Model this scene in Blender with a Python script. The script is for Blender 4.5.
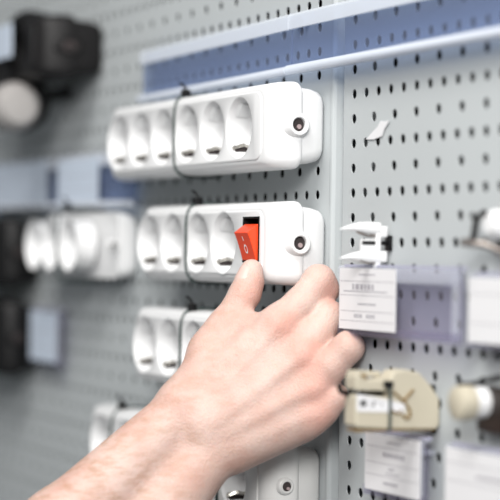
import bpy, bmesh, math, random
import numpy as np
from mathutils import Vector, Matrix

random.seed(7)
for o in list(bpy.data.objects):
    bpy.data.objects.remove(o)
SC = bpy.context.scene
COL = SC.collection
MM = 0.001

# ---------------------------------------------------------------- camera
# the pegboard is the plane y = 0 (x to the right along it, z up); the camera stands 0.57 m off it
TH, PITCH, ROLL, F = math.radians(25.0), 6 / 1994.0, 0.0147, 1994.0
CAM_POS = Vector((1.09196, -0.567, -0.00447))
FW = Vector((-math.cos(TH) * math.cos(PITCH), math.sin(TH) * math.cos(PITCH), math.sin(PITCH)))
_r0 = Vector((math.sin(TH), math.cos(TH), 0))
_u0 = _r0.cross(FW)
RT = _r0 * math.cos(ROLL) + _u0 * math.sin(ROLL)
UP = _u0 * math.cos(ROLL) - _r0 * math.sin(ROLL)
cd = bpy.data.cameras.new('camera')
cam = bpy.data.objects.new('camera', cd)
COL.objects.link(cam)
m = Matrix((RT, UP, -FW)).transposed().to_4x4()
m.translation = CAM_POS
cam.matrix_world = m
cd.sensor_width = 36.0
cd.lens = 36.0 * F / 500.0
cd.clip_start = 0.05
cd.clip_end = 20
cd.dof.use_dof = True
cd.dof.focus_distance = 1.232
cd.dof.aperture_fstop = 4.6
SC.camera = cam

# ---------------------------------------------------------------- world and lights
w = bpy.data.worlds.new('world')
SC.world = w
w.use_nodes = True
w.node_tree.nodes['Background'].inputs[0].default_value = (0.93, 0.97, 1.0, 1)
w.node_tree.nodes['Background'].inputs[1].default_value = 0.20


def area(name, loc, target, size, power, col):
    l = bpy.data.lights.new(name, 'AREA')
    l.shape = 'RECTANGLE'
    l.size, l.size_y = size
    l.energy = power
    l.color = col
    o = bpy.data.objects.new(name, l)
    COL.objects.link(o)
    o.location = loc
    d = Vector(target) - Vector(loc)
    o.rotation_euler = d.to_track_quat('-Z', 'Y').to_euler()
    return o


area('ceiling_light', (0.50, -0.80, 1.25), (0.0, 0, 0), (0.9, 0.5), 22, (1.0, 0.98, 0.95))
area('aisle_light', (1.75, -1.0, 0.75), (0.0, 0, 0), (0.8, 0.6), 45, (1.0, 0.98, 0.96))
SC.view_settings.view_transform = 'Standard'
SC.view_settings.look = 'None'
SC.view_settings.exposure = 0.13
SC.view_settings.gamma = 1.0
SC.view_settings.use_curve_mapping = False


# ---------------------------------------------------------------- materials
def mat(name, col, rough=0.5, metal=0.0, spec=0.5, var=0.0, scale=40.0, bump=0.0, bscale=300.0):
    M = bpy.data.materials.new(name)
    M.use_nodes = True
    nt = M.node_tree
    b = nt.nodes['Principled BSDF']
    b.inputs['Base Color'].default_value = (*col, 1)
    b.inputs['Roughness'].default_value = rough
    b.inputs['Metallic'].default_value = metal
    b.inputs['Specular IOR Level'].default_value = spec
    tc = nt.nodes.new('ShaderNodeTexCoord')
    if var:
        n = nt.nodes.new('ShaderNodeTexNoise')
        n.inputs['Scale'].default_value = scale
        n.inputs['Detail'].default_value = 4
        nt.links.new(tc.outputs['Object'], n.inputs['Vector'])
        mx = nt.nodes.new('ShaderNodeMix')
        mx.data_type = 'RGBA'
        mx.inputs[6].default_value = (*[max(0, c * (1 - var)) for c in col], 1)
        mx.inputs[7].default_value = (*[min(1, c * (1 + var)) for c in col], 1)
        nt.links.new(n.outputs[0], mx.inputs[0])
        nt.links.new(mx.outputs[2], b.inputs['Base Color'])
    if bump:
        n2 = nt.nodes.new('ShaderNodeTexNoise')
        n2.inputs['Scale'].default_value = bscale
        nt.links.new(tc.outputs['Object'], n2.inputs['Vector'])
        bp = nt.nodes.new('ShaderNodeBump')
        bp.inputs['Strength'].default_value = bump
        bp.inputs['Distance'].default_value = 0.0005
        nt.links.new(n2.outputs[0], bp.inputs['Height'])
        nt.links.new(bp.outputs[0], b.inputs['Normal'])
    return M


def film(name, tint, col, opac, rough=0.12):
    """tinted clear plastic sheet: part transparent, part glossy plastic"""
    M = bpy.data.materials.new(name)
    M.use_nodes = True
    nt = M.node_tree
    b = nt.nodes['Principled BSDF']
    b.inputs['Base Color'].default_value = (*col, 1)
    b.inputs['Roughness'].default_value = rough
    t = nt.nodes.new('ShaderNodeBsdfTransparent')
    t.inputs[0].default_value = (*tint, 1)
    mx = nt.nodes.new('ShaderNodeMixShader')
    mx.inputs[0].default_value = opac
    nt.links.new(t.outputs[0], mx.inputs[1])
    nt.links.new(b.outputs[0], mx.inputs[2])
    nt.links.new(mx.outputs[0], nt.nodes['Material Output'].inputs[0])
    return M


M_BOARD = mat('painted_steel', (0.45, 0.478, 0.487), 0.55, 0, 0.18, 0.03, 12, 0.12, 500)
M_POST = mat('upright_steel', (0.38, 0.41, 0.42), 0.4, 0, 0.5, 0.04, 15)
M_BACK = mat('cavity_shade', (0.012, 0.009, 0.009), 0.9, 0, 0.1, 0.2, 20)  # near-black colour stands in for the unlit void behind the board
M_WHITE = mat('white_plastic', (0.75, 0.755, 0.76), 0.32, 0, 0.5, 0.01, 8)
M_WHITE2 = mat('socket_white', (0.76, 0.765, 0.77), 0.38, 0, 0.5, 0.01, 8)
M_WHITE_SHADED = mat('shaded_white_plastic', (0.58, 0.58, 0.57), 0.35, 0, 0.5, 0.02, 8)  # white plastic greyed: the bottom strip's shade is put into its colour
M_BLACK = mat('black_plastic', (0.004, 0.004, 0.0045), 0.45, 0, 0.25, 0.1, 20)
M_DGREY = mat('dark_grey_plastic', (0.008, 0.0075, 0.008), 0.5, 0, 0.25, 0.1, 20)
M_TIE = mat('tie_wire', (0.035, 0.052, 0.05), 0.4, 0, 0.5, 0.1, 50)
M_CLIP = mat('brass_clip', (0.50, 0.48, 0.44), 0.25, 0.9, 0.5, 0.25, 200)
M_HOLE_SHADE = mat('hole_shade', (0.03, 0.022, 0.022), 0.7)  # near-black tone painting the shade inside slots and holes
M_RED = mat('rocker_red', (0.86, 0.072, 0.018), 0.3, 0, 0.5, 0.03, 60)
M_INK = mat('white_ink', (0.95, 0.9, 0.88), 0.5)
M_RAIL = film('blue_film', (0.72, 0.78, 0.90), (0.38, 0.44, 0.60), 0.15)
M_LIP = film('clear_lip', (0.92, 0.95, 0.98), (0.84, 0.87, 0.92), 0.5, 0.2)
M_CHAN = film('clear_channel', (0.8, 0.86, 0.95), (0.82, 0.86, 0.92), 0.72, 0.15)
M_VIO = film('violet_film', (0.85, 0.84, 0.90), (0.50, 0.48, 0.58), 0.09, 0.2)
M_CLEAR = film('clear_film', (0.94, 0.95, 0.98), (0.82, 0.84, 0.90), 0.22, 0.15)
M_PAPER = mat('paper', (0.70, 0.70, 0.715), 0.8, 0, 0.2, 0.015, 60)
M_PAPERB = mat('paper_bluish', (0.54, 0.61, 0.71), 0.7, 0, 0.2, 0.03, 60)
M_PRINT = mat('grey_print', (0.36, 0.35, 0.38), 0.8, 0, 0.1)
M_PRINTL = mat('light_grey_print', (0.62, 0.61, 0.65), 0.8, 0, 0.1)
M_BEIGE = mat('beige_plastic', (0.48, 0.44, 0.345), 0.5, 0, 0.4, 0.05, 90, 0.1, 400)
M_BROWN = mat('brown_tone', (0.20, 0.13, 0.05), 0.6, 0, 0.3, 0.2, 300)
M_BRONZE = mat('dark_bronze', (0.022, 0.015, 0.012), 0.4, 0.3, 0.5, 0.2, 60)
M_TAUPE = mat('taupe_steel', (0.28, 0.25, 0.23), 0.35, 0.7, 0.5, 0.1, 60)


# ---------------------------------------------------------------- helpers
def tag(o, label=None, cat=None, group=None, kind=None):
    if label: o['label'] = label
    if cat: o['category'] = cat
    if group: o['group'] = group
    if kind: o['kind'] = kind
    return o


def empty(name, loc, label, cat, group=None):
    o = bpy.data.objects.new(name, None)
    o.empty_display_size = 0.01
    COL.objects.link(o)
    o.location = loc
    return tag(o, label, cat, group)


def from_bm(name, bm, M, parent=None, smooth=True, loc=None):
    bmesh.ops.recalc_face_normals(bm, faces=bm.faces[:])
    me = bpy.data.meshes.new(name)
    bm.to_mesh(me)
    bm.free()
    return from_me(name, me, M, parent, smooth, loc)


def from_me(name, me, M, parent=None, smooth=True, loc=None):
    if M is not None and not me.materials:
        me.materials.append(M)
    if smooth:
        me.shade_smooth()
        try:
            me.set_sharp_from_angle(angle=math.radians(38))
        except Exception:
            pass
    o = bpy.data.objects.new(name, me)
    COL.objects.link(o)
    if parent: o.parent = parent
    if loc: o.location = loc
    return o


def share(o, parent, loc, rot=None):
    c = o.copy()
    COL.objects.link(c)
    c.parent = parent
    c.location = loc
    if rot: c.rotation_euler = rot
    return c


def v(bm, p):
    return bm.verts.new((p[0] * MM, p[1] * MM, p[2] * MM))


def box(bm, lo, hi, bev=0.0, seg=2):
    """box in mm, optional bevel"""
    r = bmesh.ops.create_cube(bm, size=1.0)
    vs = r['verts']
    for q in vs:
        q.co = Vector([(lo[i] + (hi[i] - lo[i]) * (q.co[i] + 0.5)) * MM for i in range(3)])
    if bev:
        es = list({e for q in vs for e in q.link_edges})
        bmesh.ops.bevel(bm, geom=es, offset=bev * MM, segments=seg, affect='EDGES', profile=0.5)
    return bm


def rring(a0, a1, b0, b1, r, n=5):
    """rounded rectangle outline points in (x, z)"""
    r = max(0.05, min(r, (a1 - a0) / 2 - 0.01, (b1 - b0) / 2 - 0.01))
    pts = []
    for cx, cz, s in ((a1 - r, b1 - r, 0), (a0 + r, b1 - r, 90), (a0 + r, b0 + r, 180), (a1 - r, b0 + r, 270)):
        for k in range(n + 1):
            t = math.radians(s + 90 * k / n)
            pts.append((cx + r * math.cos(t), cz + r * math.sin(t)))
    return pts


def loft(bm, rings, cap0=True, cap1=True, closed=True):
    """rings: lists of (x, y, z) mm with the same count"""
    vr = [[v(bm, p) for p in ring] for ring in rings]
    n = len(vr[0])
    for a, b in zip(vr[:-1], vr[1:]):
        for i in range(n if closed else n - 1):
            j = (i + 1) % n
            bm.faces.new((a[i], a[j], b[j], b[i]))
    if cap0: bm.faces.new(vr[0][::-1])
    if cap1: bm.faces.new(vr[-1])
    return bm


def lathe(bm, prof, axis='y', center=(0, 0, 0), n=32, cap0=False, cap1=False):
    """prof: (radius, position along axis) mm"""
    rings = []
    for r, t in prof:
        ring = []
        for k in range(n):
            a = 2 * math.pi * k / n
            c, s = r * math.cos(a), r * math.sin(a)
            p = {'y': (c, t, s), 'x': (t, c, s), 'z': (c, s, t)}[axis]
            ring.append((p[0] + center[0], p[1] + center[1], p[2] + center[2]))
        rings.append(ring)
    return loft(bm, rings, cap0, cap1)


def smooth_path(pts, sub=6):
    P = [Vector(p) for p in pts]
    P = [P[0] * 2 - P[1]] + P + [P[-1] * 2 - P[-2]]
    out = []
    for i in range(1, len(P) - 2):
        for k in range(sub):
            t = k / sub
            a, b, c, d = P[i - 1:i + 3]
            out.append(0.5 * ((2 * b) + (c - a) * t + (2 * a - 5 * b + 4 * c - d) * t * t + (3 * b - a - 3 * c + d) * t ** 3))
    out.append(P[-2])
    return out


def tube(bm, pts, r, n=8, sub=6):
    """tube in mm along a smoothed path"""
    P = smooth_path(pts, sub) if sub > 1 else [Vector(p) for p in pts]
    rings = []
    side = None
    for i, p in enumerate(P):
        d = (P[min(i + 1, len(P) - 1)] - P[max(i - 1, 0)]).normalized()
        if side is None:
            side = d.orthogonal().normalized()
        side = (side - d * side.dot(d)).normalized()
        up = d.cross(side)
        rr = r[i] if isinstance(r, (list, tuple)) else r
        rings.append([tuple(p + (side * math.cos(2 * math.pi * k / n) + up * math.sin(2 * math.pi * k / n)) * rr) for k in range(n)])
    return loft(bm, rings)


def prism(bm, outline, axis, lo, hi, bev=0.0):
    """outline of 2D points extruded along axis ('x': points are (y, z); 'y': points are (x, z))"""
    def P(p, t):
        return (t, p[0], p[1]) if axis == 'x' else (p[0], t, p[1])
    a = [v(bm, P(p, lo)) for p in outline]
    b = [v(bm, P(p, hi)) for p in outline]
    n = len(a)
    fs = [bm.faces.new(a), bm.faces.new(b[::-1])]
    for i in range(n):
        fs.append(bm.faces.new((a[i], b[i], b[(i + 1) % n], a[(i + 1) % n])))
    if bev:
        es = list({e for f in fs for e in f.edges})
        bmesh.ops.recalc_face_normals(bm, faces=fs)
        bmesh.ops.bevel(bm, geom=es, offset=bev * MM, segments=2, affect='EDGES', profile=0.5)
    return bm


# ---------------------------------------------------------------- the perforated wall
def pegboard_mesh(xs_dense, xs_sparse, x0, x1, rows, hole_r, thick):
    V, Fc = [], []
    for (z, dense) in rows:
        xs = xs_dense if dense else xs_sparse
        edges = [x0] + [(a + b) / 2 for a, b in zip(xs[:-1], xs[1:])] + [x1]
        for i, cx in enumerate(xs):
            l, r, b, t = edges[i], edges[i + 1], z - 7.5, z + 7.5
            outer = []
            for (p, q) in (((l, b), (r, b)), ((r, b), (r, t)), ((r, t), (l, t)), ((l, t), (l, b))):
                for k in range(4):
                    outer.append((p[0] + (q[0] - p[0]) * k / 4, p[1] + (q[1] - p[1]) * k / 4))
            base = len(V)
            n = 16
            a0 = math.atan2(b - z, l - cx)
            ang = [-math.pi * 0.75 + 2 * math.pi * k / n for k in range(n)]
            for (ox, oz) in outer: V.append((ox * MM, 0, oz * MM))
            for a in ang: V.append(((cx + hole_r * math.cos(a)) * MM, 0, (z + hole_r * math.sin(a)) * MM))
            for a in ang: V.append(((cx + hole_r * math.cos(a)) * MM, thick * MM, (z + hole_r * math.sin(a)) * MM))
            for k in range(n):
                j = (k + 1) % n
                Fc.append((base + k, base + j, base + n + j, base + n + k))
                Fc.append((base + n + k, base + n + j, base + 2 * n + j, base + 2 * n + k))
    return V, Fc


def flange(V, Fc, prof, z0, z1):
    b = len(V)
    for (x, y) in prof:
        V.append((x * MM, y * MM, z0 * MM))
        V.append((x * MM, y * MM, z1 * MM))
    for i in range(len(prof) - 1):
        Fc.append((b + 2 * i, b + 2 * i + 2, b + 2 * i + 3, b + 2 * i + 1))


rows = [(4.6 + 15 * k, k % 2 == 0) for k in range(-21, 21)]
ZB0, ZB1 = rows[0][0] - 7.5, rows[-1][0] + 7.5
bm = bmesh.new()
box(bm, (-900, 24, ZB0), (330, 28, ZB1))
wall = from_bm('wall_back', bm, M_BACK, None, False)
tag(wall, kind='structure')

xd = [-25.2 - 15.3 * k for k in range(56)][::-1]
xs = [-25.2 - 25.5 * k for k in range(34)][::-1]
V, Fc = pegboard_mesh(xd, xs, -890, -9, rows, 3.0, 0.7)
flange(V, Fc, [(-9, 0), (-7.4, -0.3), (-5.6, -0.2), (-4.4, 0.5), (-3.9, 1.8), (-3.8, 14)], ZB0, ZB1)
me = bpy.data.meshes.new('pegboard_panel')
me.from_pydata(V, [], Fc)
from_me('pegboard_panel', me, M_BOARD, wall, False)
xd = [22.4 + 15.15 * k for k in range(20)]
xs = [22.4 + 25.2 * k for k in range(12)]
V, Fc = pegboard_mesh(xd, xs, 12, 325, rows, 3.0, 0.7)
flange(V, Fc, [(7.4, 14), (7.5, 1.6), (8.2, 0.4), (9.6, 0), (12, 0)], ZB0, ZB1)
me = bpy.data.meshes.new('pegboard_panel')
me.from_pydata(V, [], Fc)
from_me('pegboard_panel', me, M_BOARD, wall, False)
bm = bmesh.new()
box(bm, (-12, 7.0, ZB0), (14, 20, ZB1), 0.6)
from_bm('upright_post', bm, M_POST, wall, False)

# ---------------------------------------------------------------- sockets and power strips
def socket_meshes(M_in):
    bm = bmesh.new()
    lathe(bm, [(20.4, -39.1), (19.5, -38.9), (19.0, -38.0), (18.6, -36), (18.3, -22.5), (17.8, -22)], 'y', n=40, cap1=True)
    # raised guide pads left and right inside the well
    for s in (-1, 1):
        rings = []
        for (zz, d) in ((6.2, 0.0), (5.2, 1.7), (-5.2, 1.7), (-6.2, 0.0)):
            x_ = math.sqrt(18.7 ** 2 - zz * zz)
            rings.append([(s * (x_ + 0.3), -34.5, zz), (s * (x_ + 0.3), -22.2, zz), (s * (x_ - d), -22.2, zz), (s * (x_ - d), -33.0, zz)])
        loft(bm, rings)
    cup = bm
    ec = bmesh.new()
    prof = [(-37.6, 0.1), (-35.5, 0.7), (-33.0, 2.6), (-30.5, 3.6), (-28.0, 2.4), (-24.0, 1.4)]
    for k, (a, b) in enumerate(zip(prof[:-1], prof[1:])):
        pass
    top = [[(-1.2, y, -17.6 + h), (1.2, y, -17.6 + h), (1.2, y, -17.6 + h - 0.6), (-1.2, y, -17.6 + h - 0.6)] for y, h in prof]
    loft(ec, top)
    sl = bmesh.new()
    box(sl, (-2.6, -36.0, -18.95), (2.6, -24.0, -17.5))  # solid dark block in place of the slot's shade
    ph = bmesh.new()
    lathe(ph, [(2.6, -22.3), (2.3, -22.25), (2.2, -22.05)], 'y', n=14, cap0=True, cap1=True)  # flat dark disc drawn for the shade of a pin hole
    return cup, ec, sl, ph


class Kit:
    pass


def make_kit(M_in):
    k = Kit()
    cup, ec, sl, ph = socket_meshes(M_in)

    def me(name, bm, M, sm):
        bmesh.ops.recalc_face_normals(bm, faces=bm.faces[:])
        q = bpy.data.meshes.new(name)
        bm.to_mesh(q)
        bm.free()
        q.materials.append(M)
        if sm:
            q.shade_smooth()
            q.set_sharp_from_angle(angle=math.radians(35))
        return q
    k.cup = me('socket', cup, M_in, True)
    k.clip = me('earth_clip', ec, M_CLIP, True)
    k.slot = me('clip_slot_shade', sl, M_HOLE_SHADE, False)
    k.pin = me('pin_hole_shade', ph, M_HOLE_SHADE, False)
    return k


KIT_W = make_kit(M_WHITE2)
KIT_B = make_kit(M_DGREY)


def put(name, me, parent, loc, rot=(0, 0, 0)):
    o = bpy.data.objects.new(name, me)
    COL.objects.link(o)
    o.parent = parent
    o.location = [c * MM for c in loc]
    o.rotation_euler = rot
    return o


def power_strip(label, x0, x1, zc, hh, sockets, ties, M=M_WHITE, kit=KIT_W, switch=None, boss=True, oy=-21.2, osc=1.0, yoff=0.0,
                group=None, sy=1.0, simple=False):
    xm = (x0 + x1) / 2
    root = empty('power_strip', (xm * MM, yoff * MM, zc * MM), label, 'power strip', group)
    root.scale = (1, sy, 1)
    L = (x1 - x0) / 2
    lay = [(-17, 1.3, 2.4), (-17.6, 0.6, 1.3), (-19, 0.1, 0.4), (-21, 0, 0), (-25, 0.7, 0.2), (-30, 2.4, 0.7), (-33.5, 4.6, 1.3), (-36, 7.5, 2.3), (-37.5, 10.5, 3.6),
           (-38, 13.5, 5.2), (-38, 15.2, 5.8), (-38.8, 15.8, 6.3), (-39, 16.6, 7.0)]
    bm = bmesh.new()
    loft(bm, [[(p[0], y, p[1]) for p in rring(-L + ix, L - ix, -hh + iz, hh - iz, 7.5)] for y, ix, iz in lay])
    sh = from_bm('front_shell', bm, M, root, True)
    # cut the socket wells and the switch opening, then drop the cutter
    bc = bmesh.new()
    for sx in sockets:
        lathe(bc, [(20.4, -45), (20.4, -39.05), (19.3, -38.6), (19.3, -20.5)], 'y', (sx - xm, 0, 0), n=40, cap0=True, cap1=True)
    if switch is not None:
        box(bc, (switch[0] - xm, -45, switch[2]), (switch[1] - xm, -24, switch[3]))
    bmesh.ops.recalc_face_normals(bc, faces=bc.faces[:])
    cme = bpy.data.meshes.new('cutter')
    bc.to_mesh(cme)
    co = bpy.data.objects.new('cutter', cme)
    COL.objects.link(co)
    co.parent = root
    md = sh.modifiers.new('cut', 'BOOLEAN')
    md.operation = 'DIFFERENCE'
    md.solver = 'EXACT'
    md.object = co
    bpy.context.view_layer.update()
    dg = bpy.context.evaluated_depsgraph_get()
    nm = bpy.data.meshes.new_from_object(sh.evaluated_get(dg))
    sh.modifiers.clear()
    old = sh.data
    sh.data = nm
    bpy.data.meshes.remove(old)
    nm.name = 'front_shell'
    nm.shade_smooth()
    nm.set_sharp_from_angle(angle=math.radians(30))
    bpy.data.objects.remove(co)
    bpy.data.meshes.remove(cme)
    # rear shell
    bm = bmesh.new()
    lay = [(-0.3, 7.5, 8.5, 7), (-1.2, 4.5, 6.8, 8), (-3.5, 2.8, 5.4, 8), (-9, 1.9, 4.0, 8), (-17.4, 1.4, 3.2, 7.5)]
    loft(bm, [[(p[0], y, p[1]) for p in rring(-L + ix, L - ix, -hh + iz, hh - iz, r)] for y, ix, iz, r in lay])
    from_bm('rear_shell', bm, M, root, True)
    for sx in sockets:
        s = put('socket', kit.cup, root, (sx - xm, 0, 0), (0, math.radians(45), 0))
        if not simple:
            for r in (0, math.pi):
                put('clip_slot_shade', kit.slot, s, (0, 0, 0), (0, r, 0))
                put('earth_clip', kit.clip, s, (0, 0, 0), (0, r, 0))
            for dx in (-9.5, 9.5):
                put('pin_hole_shade', kit.pin, s, (dx, 0, 0))
    # cord outlet on the right end
    bm = bmesh.new()
    p0 = 3.4 if boss else 1.2
    lathe(bm, [(q * osc, t) for q, t in ((9.0, -2.0), (7.6, 0.2), (7.0, p0 - 0.8), (6.3, p0), (4.9, p0), (4.3, p0 - 0.7), (4.2, -1.5))], 'x',
          (L, oy, 0), n=28)
    ol = from_bm('cord_outlet', bm, M, root, True)
    bm = bmesh.new()
    lathe(bm, [(4.3 * osc, 0.3), (4.3 * osc, 0.6)], 'x', (L, oy, 0), n=20, cap0=True, cap1=True)  # dark disc closes the outlet and stands in for its inner shade
    from_bm('outlet_hole_shade', bm, M_HOLE_SHADE, ol, False)
    bm = bmesh.new()
    lathe(bm, [(1.5 * osc, 0.3), (1.5 * osc, 1.6)], 'x', (L, oy + 0.6, -1.2), n=12, cap0=True, cap1=True)
    from_bm('cord_core', bm, mat('core_pink', (0.36, 0.28, 0.28), 0.6) if not simple else M_BLACK, ol, False)
    for tx in ties:
        t = tx - xm
        bm = bmesh.new()
        tube(bm, [(t + 0.6, -0.8, hh - 4), (t + 0.3, -6, hh - 0.4), (t, -14, hh + 0.8), (t, -28, hh + 0.7), (t - 0.4, -36, hh - 1.4), (t - 0.8, -39.8, hh - 9),
                  (t - 1, -40.0, 0), (t - 0.4, -39.8, -hh + 9), (t + 0.2, -36, -hh + 1.4), (t, -28, -hh - 0.7), (t, -14, -hh - 0.8), (t, -6, -hh + 0.4), (t, -0.8, -hh + 4)], 0.95)
        tie = from_bm('cable_tie', bm, M_TIE, root, True)
        bm = bmesh.new()
        box(bm, (t - 2.4, -35, hh - 0.6), (t + 2.4, -29, hh + 4.4), 0.8)
        tube(bm, [(t, -31, hh + 3), (t - 1.0, -33, hh + 7), (t - 1.2, -36, hh + 9)], 0.9, sub=3)
        from_bm('tie_head', bm, M_BLACK, tie, True)
    return root


GRP = 'power strips hung on the left pegboard'
power_strip('white six-socket power strip, topmost of the white strips, under the blue label rail', -298, -12, 77, 27.3,
            [-272, -229.4, -187, -144.6, -102.2, -59.8], [-163], group=GRP)
sw = power_strip('white power strip with the red switch that the thumb presses', -231, -8, 3.8, 26.2,
                 [-210, -167.2, -124.4, -81.6], [-139.5], switch=(-51.2, -26.8, -12.2 - 3.8 + 3.8, 16.4), group=GRP)
power_strip('white power strip half hidden behind the back of the hand, below the switched one', -243, -60, -68, 26.5,
            [-215, -171.6, -128.2, -84.8], [-146.5], group=GRP)
power_strip('small blurred white power strip peeping out above the forearm', -330, -190, -144, 26.5,
                [-299, -248], [-273], group=GRP)
power_strip('white strip greyed for shade, at the bottom edge under the wrist, flush round hole in its end', -178, -10, -146, 27.5,
            [-152, -104, -61], [-83], M=M_WHITE_SHADED, boss=False, oy=-26, osc=0.66, group=GRP)
power_strip('short blurred white strip left of the switched strip, alone under the left label rail', -484, -322, 2.2, 28.5,
            [-459, -418.5, -376], [-398], boss=False, oy=-22, osc=0.5, simple=True, group=GRP)

# the switch of the second strip (its own coordinates: strip centre x = -119.5, z = 3.8)
SX0, SX1 = -51.2 + 119.5, -26.8 + 119.5
bm = bmesh.new()
z0, z1 = -12.2, 16.4
fr = [(SX0, z0), (SX1, z0), (SX1, z1), (SX0, z1)]
inn = [(SX0 + 1.6, z0 + 1.2), (SX1 - 1.6, z0 + 1.2), (SX1 - 1.6, z1 - 1.2), (SX0 + 1.6, z1 - 1.2)]
loft(bm, [[(p[0], -30, p[1]) for p in fr], [(p[0], -39.3, p[1]) for p in fr], [(p[0], -39.3, p[1]) for p in inn],
          [(p[0], -30, p[1]) for p in inn]], True, True)
frame = from_bm('switch_frame', bm, M_BLACK, sw, False)
rx0, rx1 = -49.0 + 119.5, -28.9 + 119.5
side = [(-39.0, 11.7), (-42.5, 9.2), (-46.3, 6.3), (-44.4, 2.0), (-42.6, -3.0), (-41.0, -8.0), (-40.2, -11.0), (-33, -11.0), (-33, 11.7)]
bm = bmesh.new()
prism(bm, side, 'x', rx0, rx1, 0.35)
rk = from_bm('rocker', bm, M_RED, sw, False)
bm = bmesh.new()
xm_ = (rx0 + rx1) / 2


def onface(z):
    pts = side[2:7]
    for (ya, za), (yb, zb) in zip(pts[:-1], pts[1:]):
        if zb <= z <= za:
            return ya + (yb - ya) * (z - za) / (zb - za) - 0.12
    return -46


loft(bm, [[(xm_ - 0.5, onface(z), z), (xm_ + 0.5, onface(z), z)] for z in (3.9, 2.9, 2.05, 1.2)], False, False, False)
from_bm('on_mark', bm, M_INK, rk, False)
bm = bmesh.new()
ringo = []
for k in range(20):
    a = 2 * math.pi * k / 20
    ringo.append([(xm_ + rr * math.cos(a), onface(-3.9 + rr * 1.25 * math.sin(a)), -3.9 + rr * 1.25 * math.sin(a)) for rr in (1.5, 2.3)])
loft(bm, ringo + [ringo[0]], False, False, False)
from_bm('off_mark', bm, M_INK, rk, False)

# ---------------------------------------------------------------- label rails and price labels
def label_rail(label, x0, x1, z0, z1, slope=0.0, name='label_rail', h=10.0, lip=9.5, chan=5.5, window=M_RAIL, group=None):
    root = empty(name, (x0 * MM, 0, z0 * MM), label, 'label holder', group)
    root.rotation_euler = (0, -slope, 0)
    L, H = x1 - x0, z1 - z0
    bm = bmesh.new()
    box(bm, (0, -h + 1.2, 1.5), (L, -h + 2.2, H - 1))
    from_bm('backing_sheet', bm, window, root, False)
    bm = bmesh.new()   # upper lip folded forward
    prism(bm, [(-h + 2.4, H), (-h + 0.2, H + 0.4), (-h - 1.2, H - 1.0), (-h - 1.4, H - lip), (-h - 0.6, H - lip - 0.4), (-h + 0.2, H - 2.0)], 'x', 0, L)
    from_bm('upper_lip', bm, M_LIP, root, False)
    bm = bmesh.new()   # rounded lower channel
    out = []
    for k in range(9):
        a = math.radians(90 + 180 * k / 8)
        out.append((-h - 1.2 + 2.8 * math.cos(a), chan / 2 + chan / 2 * math.sin(a)))
    out += [(-h + 2.0, 0.0), (-h + 2.0, 1.2), (-h - 0.2, 1.4), (-h - 0.2, chan)]
    prism(bm, out, 'x', 0, L)
    from_bm('lower_channel', bm, M_CHAN, root, True)
    for sx in (0.015, 0.985):   # two studs that plug it into the holes
        bm = bmesh.new()
        box(bm, (L * sx - 2, -h + 2.0, H - 6), (L * sx + 2, -0.2, H - 2), 0.4)
        from_bm('mounting_stud', bm, M_LIP, root, False)
    return root


G2 = 'clear label rails'
label_rail('empty blue tinted label rail above the topmost strip, left piece of two', -299, -47.6, 109, 147.3, 0.008, group=G2)
label_rail('empty blue tinted label rail running over the panel joint, right piece of two', -46.8, 326, 110.9, 149.4, 0.001, chan=6.2, group=G2)
label_rail('blurred label rail at the left edge holding two pale cards', -700, -312, 33, 76, -0.004, group=G2)


def price_card(label, x0, x1, z0, z1, y, M=M_PAPER, lines=(), bars=(), group='price cards on the pegboard'):
    """paper card with rules and unreadable small print"""
    root = empty('price_card', (x0 * MM, y * MM, z0 * MM), label, 'price card', group)
    W, H = x1 - x0, z1 - z0
    bm = bmesh.new()
    box(bm, (0, -0.25, 0), (W, 0.25, H))
    from_bm('paper', bm, M, root, False)
    if lines:
        bm = bmesh.new()
        for f in lines:
            box(bm, (W * 0.02, -0.34, H * f - 0.16), (W * 0.98, -0.26, H * f + 0.16))
        from_bm('ruled_line', bm, M_PRINT, root, False)
    if bars:
        bm = bmesh.new()
        rnd = random.Random(int(abs(x0) * 7 + abs(z0)))
        for (fx0, fx1, fz, hgt) in bars:
            x = fx0 * W
            while x < fx1 * W:
                ww = hgt * rnd.uniform(0.6, 1.5)
                box(bm, (x, -0.36, H * fz - hgt / 2), (min(x + ww, fx1 * W + 0.5), -0.27, H * fz + hgt / 2))
                x += ww + hgt * 0.45
        from_bm('small_print', bm, M_PRINTL if hgt < 1.0 else M_PRINT, root, False)
    return root


price_card('blurred pale blue card at the far left end of the left label rail', -662, -505, 38, 74, -12.2, M_PAPERB, (0.3, 0.6), ())
price_card('blurred pale blue card right of the dark gap in the left label rail', -478, -383, 37, 72, -12.2, M_PAPERB, (0.3, 0.6), ())


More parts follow.
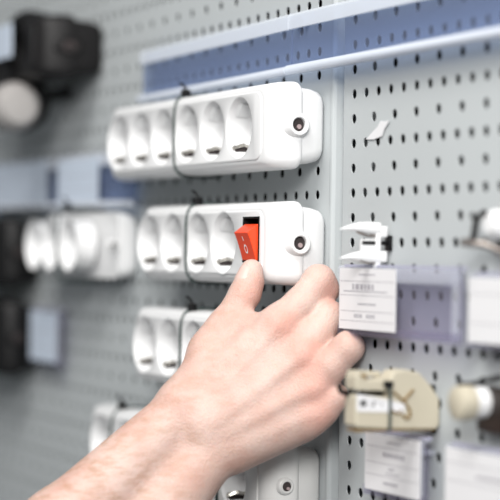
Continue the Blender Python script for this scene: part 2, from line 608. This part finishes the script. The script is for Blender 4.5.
def price_holder(label, x0, x1, z0, z1, group='clear price holders'):
    root = empty('price_holder', (x0 * MM, 0, z0 * MM), label, 'label holder', group)
    W, H = x1 - x0, z1 - z0
    bm = bmesh.new()
    box(bm, (0, -10.2, 0), (W, -9.6, H))
    from_bm('backing_film', bm, M_VIO, root, False)
    bm = bmesh.new()
    prism(bm, [(-9.6, H + 1.8), (-12.6, H + 1.8), (-12.9, H + 0.8), (-12.6, H - 7.5), (-12.2, H - 7.5), (-12.2, H - 0.2), (-9.6, H - 0.2)], 'x', 0, W)
    from_bm('upper_lip', bm, M_CLEAR, root, False)
    bm = bmesh.new()
    prism(bm, [(-9.6, -1.6), (-12.9, -1.6), (-13.1, 0.0), (-12.9, 4.4), (-12.5, 4.4), (-12.4, -0.4), (-9.6, -0.4)], 'x', 0, W)
    from_bm('lower_lip', bm, M_VIO, root, False)
    bm = bmesh.new()
    box(bm, (W - 8.0, -12.8, 0.2), (W, -12.2, H - 0.3))
    from_bm('end_tab', bm, M_CLEAR, root, False)
    bm = bmesh.new()
    box(bm, (1.0, -9.8, H + 0.5), (W - 1, -6.6, H + 2.4), 0.3)
    from_bm('hanging_bar', bm, mat('bar_violet', (0.34, 0.34, 0.44), 0.4), root, False)
    for fx in (0.12, 0.85):
        bm = bmesh.new()
        box(bm, (W * fx - 1.5, -8.0, H * 0.8 - 1.5), (W * fx + 1.5, -0.1, H * 0.8 + 1.5), 0.3)
        from_bm('mounting_stud', bm, M_CLEAR, root, False)
    return root


LN = (0.79, 0.56, 0.30, 0.14)
BR = ((0.36, 0.64, 0.90, 0.9), (0.24, 0.64, 0.70, 3.4), (0.08, 0.86, 0.58 + 0.045, 0.8), (0.34, 0.66, 0.42, 1.1),
      (0.28, 0.42, 0.225, 2.2), (0.50, 0.64, 0.225, 2.2))
price_holder('clear violet price holder under the white clip, its right half empty', 30, 170, -49, -11)
price_card('white price card in the holder just right of the fingers', 33, 101.5, -46.8, -10.8, -13.5, M_PAPER, LN, BR)
price_holder('clear price holder cut by the right edge, level with the violet one', 180, 290, -50, -13.5)
price_card('blurred white price card at the right edge beneath the bent hook', 181, 252, -48.6, -14, -13.5, M_PAPER, (0.75, 0.3), ())
price_holder('clear price holder below the beige connector', 65, 134, -140.5, -106)
price_card('white price card below the beige connector', 68, 132, -138.5, -105.8, -13.5, M_PAPER, (0.78, 0.5, 0.28),
           ((0.4, 0.66, 0.88, 0.8), (0.34, 0.72, 0.66, 2.6), (0.44, 0.54, 0.42, 1.2), (0.4, 0.64, 0.34, 0.8), (0.36, 0.6, 0.16, 1.8)))
price_holder('clear price holder at the bottom right corner', 158, 270, -142, -106)
price_card('blurred white price card at the bottom right corner', 159.5, 235, -140.5, -106, -13.5, M_PAPER, (0.78, 0.5), ((0.42, 0.78, 0.62, 2.0),))
price_holder('blurred pale price holder beside the lower black strip at the left edge', -541, -466, -97, -53)
price_card('blurred bluish price card beside the lower black strip at the left edge', -539, -474, -95.5, -54, -13.5, M_PAPERB, (0.6, 0.3), ())

# ---------------------------------------------------------------- hooks and the goods on the right panel
def peg_hook(label, x, z, length, r=1.7, M=M_BLACK, tip=True, up=6.0):
    root = empty('peg_hook', (x * MM, 0, z * MM), label, 'hook', 'peg hooks on the right panel')
    bm = bmesh.new()
    box(bm, (-3.0, -2.2, -4.5), (3.0, -0.1, 4.5), 0.5)
    from_bm('wall_plate', bm, M, root, True)
    bm = bmesh.new()
    pts = [(0, -1.5, 0), (0, -length * 0.5, 0), (0, -length * 0.85, 0)]
    pts += [(0, -length, up * 0.25), (0, -length - 1.5, up)] if tip else [(0, -length, 0)]
    tube(bm, pts, r, 10, 5)
    from_bm('hook_rod', bm, M, root, True)
    return root


peg_hook('short black hook holding the white clip', 70, 4.2, 19, 1.3, tip=False)
CX, CZ = 70, 3.6
clip = empty('cable_clip', (CX * MM, 0, CZ * MM), 'white plastic clip with two pointed prongs above the violet price holder', 'clip')
bm = bmesh.new()
box(bm, (-2.5, -10.5, -14.5), (1.5, -6.8, 12.5), 0.8)
box(bm, (-1.5, -7.2, -10.5), (1.0, -2.4, -4.0), 0.5)
box(bm, (-1.5, -7.2, 4.0), (1.0, -2.4, 10.5), 0.5)
from_bm('clip_body', bm, M_WHITE, clip, True)
for zz in (9.2, -7.6):
    bm = bmesh.new()
    rings = []
    for (yy, hh_, cz) in ((-8, 3.4, zz - 0.4), (-14, 3.6, zz), (-20, 3.0, zz + 0.3), (-26, 1.9, zz + 0.1), (-31, 0.8, zz - 0.6), (-33.5, 0.25, zz - 1.0)):
        rings.append([(2.2 * math.cos(t) * min(1, hh_ / 2), yy, cz + hh_ * math.sin(t)) for t in [2 * math.pi * k / 12 for k in range(12)]])
    loft(bm, rings)
    from_bm('prong', bm, M_WHITE, clip, True)
for zz in (4.6, -11.0):
    bm = bmesh.new()
    rings = []
    for (yy, cz) in ((-9.5, zz + 0.3), (-15, zz), (-20, zz + 1.4), (-23, zz + 3.0)):
        rings.append([(1.4 * math.cos(t), yy, cz + 0.8 * math.sin(t)) for t in [2 * math.pi * k / 8 for k in range(8)]])
    loft(bm, rings)
    from_bm('spring', bm, M_TAUPE, clip, True)
bm = bmesh.new()
box(bm, (-2.0, -19.5, -4.5), (0.5, -8.5, 2.8), 0.8)
from_bm('lower_jaw', bm, M_WHITE, clip, True)

# torn scrap of paper stuck on the panel
bm = bmesh.new()
pl = [(-12, -5.2), (-2, -5.6), (8, -4.2), (10.5, -0.5), (17.5, 4.6), (11, 4.3), (6, 5.0), (2.5, 1.8), (-4, -1.2)]
prism(bm, pl, 'y', -0.55, -0.15)
for q in bm.verts:
    q.co.y -= max(0.0, (q.co.x * 1000 - 4)) * 0.00003
sc_ = from_bm('paper_scrap', bm, M_PAPER, None, False, (0.0515, -0.0003, 0.0715))
tag(sc_, 'small torn scrap of white paper stuck on the right panel', 'paper')

# beige connector on a long black hook, seen from its side
peg_hook('long black hook carrying the beige connector, tip beside the little finger', 122, -79.5, 58, 1.6)
bc = empty('cable_connector', (0.122, 0, -0.082), 'beige plastic connector with white sticker and black tie, right of the fingers', 'connector')
bm = bmesh.new()   # rear wedge-shaped half against the panel
prism(bm, [(-33, 11.0), (-30, 15.4), (-23, 16.2), (-14, 14.2), (-6, 6.5), (-1.0, -0.6), (-0.6, -15.5), (-3, -17.4), (-33, -16.6)], 'x', -4, 9, 1.2)
from_bm('rear_half', bm, M_BEIGE, bc, False)
bm = bmesh.new()   # lower front block
prism(bm, [(-54, 1.8), (-52.6, 2.8), (-33, 0.8), (-33, -16.6), (-52.5, -15.4), (-54, -14.2)], 'x', -4, 9.2, 0.9)
from_bm('lower_jaw', bm, M_BEIGE, bc, False)
bm = bmesh.new()   # upper front block with the notch
prism(bm, [(-53.6, 5.0), (-54, 12), (-52.6, 15.6), (-51, 15.8), (-49, 14.0), (-48, 11.0), (-40, 10.6), (-33.5, 12.0), (-33.5, 4.2)], 'x', -4, 8.6, 0.9)
prism(bm, [(-52, 15.6), (-33.5, 14.6), (-33.5, 11.8), (-52, 12.6)], 'x', -4, 0, 0.5)
from_bm('upper_jaw', bm, M_BEIGE, bc, False)
bm = bmesh.new()
prism(bm, [(-51.5, 14.4), (-47.6, 13.4), (-47, 11.0), (-50, 12.0)], 'x', 8.5, 8.9)
from_bm('brown_notch', bm, M_BROWN, bc, False)
bm = bmesh.new()
tube(bm, [(-3, -33, -16.9), (8, -33, -17.1), (9.8, -33, -14), (9.9, -33, 0), (9.7, -33.2, 6), (9.0, -34, 8.5)], 0.95, 8, 4)
t_ = from_bm('cable_tie', bm, M_TIE, bc, True)
bm = bmesh.new()
box(bm, (8.6, -37, 6.6), (12, -32, 10.0), 0.6)
from_bm('tie_head', bm, M_BLACK, t_, True)
bm = bmesh.new()
prism(bm, [(-53.5, 2.4), (-52.6, 3.0), (-31, -1.0), (-23.6, -3.0), (-23.4, -7.6), (-29, -7.4), (-52.5, -6.4), (-53.5, -5.6)], 'x', 9.3, 9.55)
stk = from_bm('sticker', bm, M_PAPER, bc, False)
bm = bmesh.new()
box(bm, (9.56, -51.5, -3.8), (9.64, -47.6, -0.2))
box(bm, (9.56, -45.6, -3.9), (9.64, -42.6, -3.2)); box(bm, (9.56, -43.4, -3.3), (9.64, -42.6, -1.0)); box(bm, (9.56, -45.2, -1.3), (9.64, -42.8, -0.7))
box(bm, (9.56, -41.6, -1.8), (9.64, -40.2, -0.9)); box(bm, (9.56, -38.2, -3.6), (9.64, -37.5, -1.8))
from_bm('sticker_print', bm, mat('black_print', (0.06, 0.06, 0.06), 0.8), stk, False)
bm = bmesh.new()   # brownish moulded swirl on the rear half
tube(bm, [(9.2, -31, 4), (9.3, -27, 1), (9.3, -23.5, -2), (9.3, -20, -7), (9.3, -21.5, -11), (9.2, -25, -9)], 0.8, 6, 4)
tube(bm, [(9.2, -25, -2), (9.3, -21, 2), (9.2, -18, 5.0)], 0.8, 6, 4)
tube(bm, [(9.2, -32, -6), (9.3, -28, -8), (9.2, -25.5, -6)], 0.8, 6, 4)
from_bm('moulded_swirl', bm, M_BROWN, bc, True)
bm = bmesh.new()
box(bm, (-3, -53, -17.8), (8.6, -3, -16.4), 0.4)
from_bm('dark_underline', bm, M_BROWN, bc, True)  # dark line along the connector's lower edge, built as a thin brown strip

# bent hook at the right edge with a white piece on it
hk = empty('bent_hook', (0.190, 0, 0.003), 'bent grey-brown hook with a black upright tip at the right edge', 'hook')
bm = bmesh.new()
tube(bm, [(14, -1.0, -6), (8, -6, -2.5), (3, -12, 0.6), (0, -18, 1.0), (0, -23.5, 1.4)], 2.2, 10, 5)
from_bm('hook_rod', bm, M_TAUPE, hk, True)
bm = bmesh.new()
tube(bm, [(0, -17, 2), (0, -16, 7), (0, -15.2, 12), (0, -13.5, 15)], 1.9, 10, 4)
tube(bm, [(0, -18.0, 16.5), (0, -15.4, 14), (0, -11.0, 17.5)], 1.4, 10, 4)
from_bm('upright_tip', bm, M_BLACK, hk, True)
wp = empty('wall_plug', (0.203, 0, 0.014), 'white plastic plug at the right edge behind the bent hook', 'plug')
bm = bmesh.new()
lathe(bm, [(5, -16), (7.5, -13), (8, -4), (9.5, -3), (9.5, -0.2)], 'y', n=20, cap0=True, cap1=True)
from_bm('plug_body', bm, M_WHITE, wp, True)

# round beige connector with dark body at the right edge
kb = empty('round_connector', (0.190, 0.003, -0.080), 'round beige and white connector with dark brown body at the right edge', 'connector')
bm = bmesh.new()
lathe(bm, [(7.5, -29.5), (9.0, -28.5), (9.6, -24), (9.2, -20), (8.4, -19.5)], 'y', n=24, cap0=True, cap1=True)
from_bm('beige_cap', bm, M_BEIGE, kb, True)
bm = bmesh.new()
lathe(bm, [(8.4, -19.7), (8.6, -18), (8.2, -11), (7.0, -10)], 'y', n=24, cap0=True, cap1=True)
from_bm('white_sleeve', bm, M_WHITE, kb, True)
bm = bmesh.new()
box(bm, (-8, -12, -16), (30, -3.5, 8.5), 2.0)
from_bm('connector_body', bm, M_BRONZE, kb, True)
bm = bmesh.new()
tube(bm, [(0, -27.5, 10.2), (0, -22, 9.4), (0, -13, 11), (2, -6, 13), (3, -0.4, 14)], 1.4, 8, 4)
from_bm('wire_bail', bm, M_DGREY, kb, True)

# ---------------------------------------------------------------- dark goods at the left edge
G3 = 'black strips at the left edge'
bs = power_strip('big blurred black power strip in the top left corner', -640, -402, 160, 25.5, [-610, -566, -522, -460], [], M=M_DGREY, kit=KIT_B,
                 boss=False, group=G3, sy=1.45, simple=True)
bm = bmesh.new()
tube(bm, [(34, -2, 20), (44, -18, 27), (54, -30, 27), (60, -36, 20)], 7.0, 12, 6)
from_bm('power_cord', bm, M_BLACK, bs, True)
bm = bmesh.new()
box(bm, (-62, -62, 2), (8, -60.6, 29), 0.5)
tg = from_bm('paper_tag', bm, M_PAPERB, None, False, (-0.452, -0.004, 0.151))
tag(tg, 'pale blurred paper tag on the black strip in the top left corner', 'tag')
pg = empty('round_plug', (-0.458, -0.022, 0.118), 'blurred greyish white round plug with black collar hanging at the top left', 'plug')
bm = bmesh.new()
lathe(bm, [(18, -34), (20, -30), (20, -8), (18, 2), (14, 6), (6, 7)], 'x', (0, -32, -3), n=28, cap0=True, cap1=True)
from_bm('plug_body', bm, mat('plug_grey', (0.34, 0.325, 0.315), 0.45), pg, True)
bm = bmesh.new()
lathe(bm, [(12, -44), (23, -42), (25, -20), (23, -12), (12, -11)], 'x', (0, -23, 1), n=28, cap0=True, cap1=True)
tube(bm, [(-28, -8, 6), (-28, 10, 10), (-28, 29.5, 14)], 4.5, 10, 4)
from_bm('plug_collar', bm, M_BLACK, pg, True)
power_strip('blurred black power strip at the left edge beside the short white strip', -740, -549, -4, 30, [-600, -645, -690], [], M=M_BLACK,
            kit=KIT_B, boss=False, group=G3, simple=True)
power_strip('lower blurred black power strip at the left edge beside a bluish card', -745, -549, -78, 33, [-600, -645, -690], [], M=M_BLACK,
            kit=KIT_B, boss=False, group=G3, simple=True)


# ---------------------------------------------------------------- the hand and forearm
# Joints measured in a frame at the hand: a to the photograph's right, b up, c towards the viewer (mm).
HO = CAM_POS + FW * 1.22       # origin of that frame
SCL = 1220.0 / F                # mm per picture unit there


def J(px, py, c):
    """joint from its measured place; c = how far it stands in front of the frame's origin"""
    k = (1220.0 - c) / 1220.0
    return np.array([(px - 250) * SCL * k, (250 - py) * SCL * k, c], dtype=np.float64)


STEP = 1.35
A0, A1, B0, B1, C0, C1 = -280.0, 85.0, -345.0, 8.0, -42.0, 110.0
ga = np.arange(A0, A1, STEP, dtype=np.float32)
gb = np.arange(B0, B1, STEP, dtype=np.float32)
gc = np.arange(C0, C1, STEP, dtype=np.float32)
SH = (len(ga), len(gb), len(gc))
BIG = 60.0


def region(p, q, r, pad=16):
    lo = np.minimum(p, q) - r - pad
    hi = np.maximum(p, q) + r + pad
    out = []
    for g, l, h in zip((ga, gb, gc), lo, hi):
        i0 = max(0, int((l - g[0]) / STEP))
        i1 = min(len(g), int((h - g[0]) / STEP) + 2)
        out.append(slice(i0, max(i0 + 1, i1)))
    return tuple(out)


def smin(a, b, k):
    h = np.maximum(k - np.abs(a - b), 0.0) / k
    return np.minimum(a, b) - h * h * k * 0.25


def cap(D, p, q, rp, rq, k):
    """blend a tapered capsule into the field D"""
    R = max(rp, rq)
    s = region(p, q, R)
    X, Y, Z = np.meshgrid(ga[s[0]], gb[s[1]], gc[s[2]], indexing='ij')
    d = q - p
    L2 = float(d.dot(d)) + 1e-9
    t = np.clip(((X - p[0]) * d[0] + (Y - p[1]) * d[1] + (Z - p[2]) * d[2]) / L2, 0, 1)
    dist = np.sqrt((X - p[0] - t * d[0]) ** 2 + (Y - p[1] - t * d[1]) ** 2 + (Z - p[2] - t * d[2]) ** 2) - (rp + (rq - rp) * t)
    D[s] = smin(D[s], dist.astype(np.float32), k)


def chain(D, pts, k):
    for (p, rp), (q, rq) in zip(pts[:-1], pts[1:]):
        cap(D, p, q, rp, rq, k)


def field():
    return np.full(SH, BIG, dtype=np.float32)


palm = field()
W1, W2 = J(176, 421, 22), J(207, 452, 24)            # the two sides of the wrist
E1, E2 = J(-95, 672, 62), J(-45, 735, 64)           # towards the elbow, outside the frame
F1, F2 = J(60, 532, 44), J(108, 582, 46)
cap(palm, W1, F1, 18.5, 25, 8)
cap(palm, W2, F2, 18.5, 25, 8)
cap(palm, F1, E1, 25, 33, 8)
cap(palm, F2, E2, 25, 33, 8)
cap(palm, (F1 + F2) / 2, (E1 + E2) / 2 + np.array([-6.0, -8.0, 0]), 24, 38, 14)
# palm body: four rays plus the thumb and little-finger pads
IM, MMc, RM, PM = J(279, 324, 17), J(303, 355, 23), J(312, 388, 27), J(314, 414, 26)
cap(palm, J(190, 402, 22), IM, 14, 10.5, 10)
cap(palm, J(200, 416, 25), MMc, 14, 10.5, 10)
cap(palm, J(206, 430, 26), RM, 14, 10.0, 10)
cap(palm, J(214, 446, 24), PM, 13.5, 9.5, 10)
cap(palm, J(225, 395, 8), J(285, 372, 8), 15, 12, 10)
cap(palm, J(236, 448, 12), J(300, 425, 16), 15, 11, 10)
cap(palm, J(236, 446, 26), J(300, 420, 26), 12, 9.5, 10)
for a_, b_ in ((IM, MMc), (MMc, RM), (RM, PM)):
    mid_ = (a_ + b_) / 2 - np.array([0, 0, 1.0])
    cap(palm, J(206, 425, 25), mid_ - np.array([4.0, -4.0, 0]) * 0.8, 13, 7.6, 9)
# thumb base
cap(palm, J(188, 400, 18), J(211, 352, 6), 15, 11.5, 10)
cap(palm, J(212, 352, 6), J(252, 345, 8), 11, 11, 10)
# web between thumb and index finger
cap(palm, J(222, 330, 2), J(252, 326, 8), 8.5, 8.5, 8)

fing = field()
th = field()
chain(th, [(J(210, 352, 6), 11.0), (J(227, 322, 0), 9.3), (J(245, 294, -4), 9.6), (J(249.5, 282, -7), 8.6), (J(251.5, 270.5, -9), 7.2)], 3)
ix = field()
chain(ix, [(IM, 10.5), (J(300, 305, 14), 10.2), (J(319, 281, 8), 9.6), (J(308, 301, -13), 8.0), (J(290, 312, -14), 7.0)], 3)
cap(ix, J(318, 281, 8), J(326, 289.5, 6), 9.2, 8.2, 3)
cap(ix, J(303, 309, 12), J(324, 291, 6), 8.0, 8.0, 4)
md_ = field()
chain(md_, [(MMc, 10.8), (J(315.5, 334, 19), 10.8), (J(327.5, 317, 14), 10.2), (J(317, 332, -10), 7.8), (J(298, 338, -10), 7.0)], 3)
rg = field()
chain(rg, [(RM, 10.4), (J(331, 366, 30), 10.0), (J(348.5, 347, 32), 9.4), (J(331, 360, 10), 7.6), (J(312, 366, 6), 7.0)], 3)
pk = field()
chain(pk, [(PM, 9.5), (J(325, 407, 28), 9.0), (J(334.5, 397, 29), 8.2), (J(322, 401, 10), 6.8), (J(306, 404, 6), 6.2)], 3)
for f in (th, ix, md_, rg, pk):
    fing = smin(fing, f, 1.2)
D = smin(palm, fing, 8.0)
# tendons and veins on the back of the hand
for p, q, r in ((J(205, 408, 35), J(277, 326, 27), 2.0), (J(214, 424, 38.5), J(300, 357, 33), 2.1), (J(222, 436, 38), J(310, 388, 36.5), 2.0),
                (J(228, 450, 35), J(313, 413, 35), 1.8), (J(215, 385, 32), J(240, 342, 21), 1.6)):
    cap(D, p, q, r, r, 5.0)
# knuckle bumps
for p, r in ((J(281, 322, 20), 8.6), (J(305, 354, 27), 8.4), (J(314, 388, 30.5), 8.0), (J(315, 414, 29), 7.4)):
    cap(D, p, p + 0.01, r, r, 5.0)
cap(D, J(205, 464, 30), J(205, 464, 30) + 0.01, 11, 11, 8)     # wrist bone on the little-finger side


def surface_nets(D):
    S = D < 0
    c = np.zeros(tuple(n - 1 for n in D.shape), dtype=np.int16)
    n0, n1, n2 = D.shape
    corners = [(i, j, k) for i in (0, 1) for j in (0, 1) for k in (0, 1)]
    for (i, j, k) in corners:
        c += S[i:n0 - 1 + i, j:n1 - 1 + j, k:n2 - 1 + k]
    act = (c > 0) & (c < 8)
    idx = np.argwhere(act)
    num = -np.ones(act.shape, dtype=np.int64)
    num[act] = np.arange(len(idx))
    acc = np.zeros((len(idx), 3))
    cnt = np.zeros(len(idx))
    for a in corners:
        for ax in range(3):
            if a[ax] == 1: continue
            b = list(a); b[ax] = 1
            va = D[idx[:, 0] + a[0], idx[:, 1] + a[1], idx[:, 2] + a[2]].astype(np.float64)
            vb = D[idx[:, 0] + b[0], idx[:, 1] + b[1], idx[:, 2] + b[2]].astype(np.float64)
            cr = (va < 0) != (vb < 0)
            t = np.where(cr, va / np.where(cr, va - vb, 1), 0)
            for d in range(3):
                acc[:, d] += np.where(cr, a[d] + (t if d == ax else 0), 0)
            cnt += cr
    P = idx + acc / cnt[:, None]
    quads = []
    for ax in range(3):
        u, w_ = (ax + 1) % 3, (ax + 2) % 3
        sl0 = [slice(None)] * 3; sl1 = [slice(None)] * 3
        sl0[ax] = slice(0, -1); sl1[ax] = slice(1, None)
        s0, s1 = S[tuple(sl0)], S[tuple(sl1)]
        e = np.argwhere(s0 != s1)
        e = e[(e[:, u] > 0) & (e[:, w_] > 0) & (e[:, u] < D.shape[u] - 1) & (e[:, w_] < D.shape[w_] - 1)]
        inside = s0[e[:, 0], e[:, 1], e[:, 2]]
        q = []
        for du, dw in ((-1, -1), (0, -1), (0, 0), (-1, 0)):
            p = e.copy()
            p[:, u] += du; p[:, w_] += dw
            q.append(num[p[:, 0], p[:, 1], p[:, 2]])
        q = np.stack(q, 1)
        q[~inside] = q[~inside][:, ::-1]
        quads.append(q)
    return P, np.concatenate(quads)


Pv, Q = surface_nets(D)
loc = np.stack([A0 + Pv[:, 0] * STEP, B0 + Pv[:, 1] * STEP, C0 + Pv[:, 2] * STEP], 1) * MM
# light smoothing
for it in range(3):
    s = np.zeros_like(loc); n = np.zeros(len(loc))
    for i in range(4):
        np.add.at(s, Q[:, i], loc[Q[:, (i + 1) % 4]] + loc[Q[:, (i + 3) % 4]])
        np.add.at(n, Q[:, i], 2)
    loc = loc * 0.5 + 0.5 * s / n[:, None]
me = bpy.data.meshes.new('person')
me.from_pydata(loc.tolist(), [], Q.tolist())
me.validate()

SK = bpy.data.materials.new('skin')
SK.use_nodes = True
nt = SK.node_tree
b = nt.nodes['Principled BSDF']
b.inputs['Roughness'].default_value = 0.5
b.inputs['Specular IOR Level'].default_value = 0.35
b.inputs['Subsurface Weight'].default_value = 0.15
b.inputs['Subsurface Radius'].default_value = (1.0, 0.4, 0.22)
b.inputs['Subsurface Scale'].default_value = 0.004
tc = nt.nodes.new('ShaderNodeTexCoord')


def noise(scale, detail=4, vec=None, rough=0.55):
    n = nt.nodes.new('ShaderNodeTexNoise')
    n.inputs['Scale'].default_value = scale
    n.inputs['Detail'].default_value = detail
    n.inputs['Roughness'].default_value = rough
    nt.links.new(vec if vec else tc.outputs['Object'], n.inputs['Vector'])
    return n.outputs[0]


def ramp(src, stops):
    r = nt.nodes.new('ShaderNodeValToRGB')
    e = r.color_ramp.elements
    e[0].position, e[0].color = stops[0][0], (*stops[0][1], 1)
    e[1].position, e[1].color = stops[-1][0], (*stops[-1][1], 1)
    for p, c in stops[1:-1]:
        x = e.new(p); x.color = (*c, 1)
    nt.links.new(src, r.inputs[0])
    return r.outputs[0]


base = ramp(noise(42, 5), [(0.30, (0.52, 0.325, 0.27)), (0.5, (0.565, 0.395, 0.34)), (0.70, (0.61, 0.46, 0.405))])
mp = nt.nodes.new('ShaderNodeMapping')       # streaks of fine hair and skin creases along the forearm
mp.inputs['Rotation'].default_value = (0, 0, math.radians(-58))
mp.inputs['Scale'].default_value = (45, 130, 80)
nt.links.new(tc.outputs['Object'], mp.inputs['Vector'])
hair = ramp(noise(1.6, 5, mp.outputs[0], 0.65), [(0.44, (0, 0, 0)), (0.66, (1, 1, 1))])
sep = nt.nodes.new('ShaderNodeSeparateXYZ')
nt.links.new(tc.outputs['Object'], sep.inputs[0])
mr = nt.nodes.new('ShaderNodeMapRange')      # the hair grows on the forearm, not on the fingers
mr.inputs[1].default_value = 0.02
mr.inputs[2].default_value = -0.09
mr.inputs[3].default_value = 0.0
mr.inputs[4].default_value = 0.62
nt.links.new(sep.outputs[0], mr.inputs[0])
mu = nt.nodes.new('ShaderNodeMath'); mu.operation = 'MULTIPLY'
nt.links.new(hair, mu.inputs[0]); nt.links.new(mr.outputs[0], mu.inputs[1])
mx = nt.nodes.new('ShaderNodeMix'); mx.data_type = 'RGBA'
nt.links.new(mu.outputs[0], mx.inputs[0])
nt.links.new(base, mx.inputs[6])
mx.inputs[7].default_value = (0.36, 0.20, 0.12, 1)
# pinker knuckles
last = mx.outputs[2]
for p in (J(284, 323, 30), J(308, 354, 36), J(317, 388, 38), J(319, 414, 36), J(334, 290, 14), J(258, 290, 4)):
    vm = nt.nodes.new('ShaderNodeVectorMath'); vm.operation = 'DISTANCE'
    nt.links.new(tc.outputs['Object'], vm.inputs[0])
    vm.inputs[1].default_value = tuple(p * MM)
    mk = nt.nodes.new('ShaderNodeMapRange')
    mk.interpolation_type = 'SMOOTHSTEP'
    mk.inputs[1].default_value = 0.017; mk.inputs[2].default_value = 0.003
    mk.inputs[3].default_value = 0; mk.inputs[4].default_value = 0.55
    nt.links.new(vm.outputs['Value'], mk.inputs[0])
    m2 = nt.nodes.new('ShaderNodeMix'); m2.data_type = 'RGBA'
    nt.links.new(mk.outputs[0], m2.inputs[0])
    nt.links.new(last, m2.inputs[6])
    m2.inputs[7].default_value = (0.60, 0.29, 0.23, 1)
    last = m2.outputs[2]
nt.links.new(last, b.inputs['Base Color'])
vo = nt.nodes.new('ShaderNodeTexVoronoi'); vo.inputs['Scale'].default_value = 900
nt.links.new(tc.outputs['Object'], vo.inputs['Vector'])
ad = nt.nodes.new('ShaderNodeMath'); ad.operation = 'ADD'
nt.links.new(vo.outputs['Distance'], ad.inputs[0])
nt.links.new(noise(160, 5), ad.inputs[1])
bp = nt.nodes.new('ShaderNodeBump')
bp.inputs['Strength'].default_value = 0.42
bp.inputs['Distance'].default_value = 0.0007
nt.links.new(ad.outputs[0], bp.inputs['Height'])
nt.links.new(bp.outputs[0], b.inputs['Normal'])

me.materials.append(SK)
me.shade_smooth()
person = bpy.data.objects.new('person', me)
COL.objects.link(person)
m = Matrix((RT, UP, -FW)).transposed().to_4x4()
m.translation = HO
person.matrix_world = m
tag(person, 'bare right hand and forearm reaching in from the lower left, thumb pressing the red switch', 'person')

# thumbnail: a thin plate laid on the thumb, facing up and to the left
from mathutils.bvhtree import BVHTree
bvh = BVHTree.FromPolygons([Vector(p) for p in loc], Q.tolist())
ax0, ax1 = Vector(J(248.0, 284, -7) * MM), Vector(J(251.8, 266.5, -9) * MM)
axd = (ax1 - ax0).normalized()
nrm = Vector((-0.80, 0.0, 0.60))
nrm = (nrm - axd * nrm.dot(axd)).normalized()
sd = axd.cross(nrm)
bm = bmesh.new()
grid = []
for i in range(9):
    row = []
    for j in range(9):
        u, q = i / 8, (j / 8 - 0.5) * 2
        e = 1.0 - 0.16 * q * q * (1 if u > 0.5 else -1)      # rounded free edge and cuticle
        tt = u * e if u > 0.5 else u + 0.10 * q * q * (1 - 2 * u)
        base = ax0 + (ax1 - ax0) * tt
        ang = q * math.radians(50)
        d = nrm * math.cos(ang) + sd * math.sin(ang)
        hit = bvh.ray_cast(base + d * 0.03, -d)
        p = hit[0] if hit[0] else base + d * 0.008
        edge = max(abs(q), abs(u - 0.5) * 2)
        row.append(bm.verts.new(p + d * (0.00035 if edge < 0.9 else -0.0002)))
    grid.append(row)
for i in range(8):
    for j in range(8):
        bm.faces.new((grid[i][j], grid[i + 1][j], grid[i + 1][j + 1], grid[i][j + 1]))
from_bm('thumbnail', bm, mat('nail', (0.60, 0.43, 0.38), 0.45, 0, 0.5, 0.03, 200), person, True)
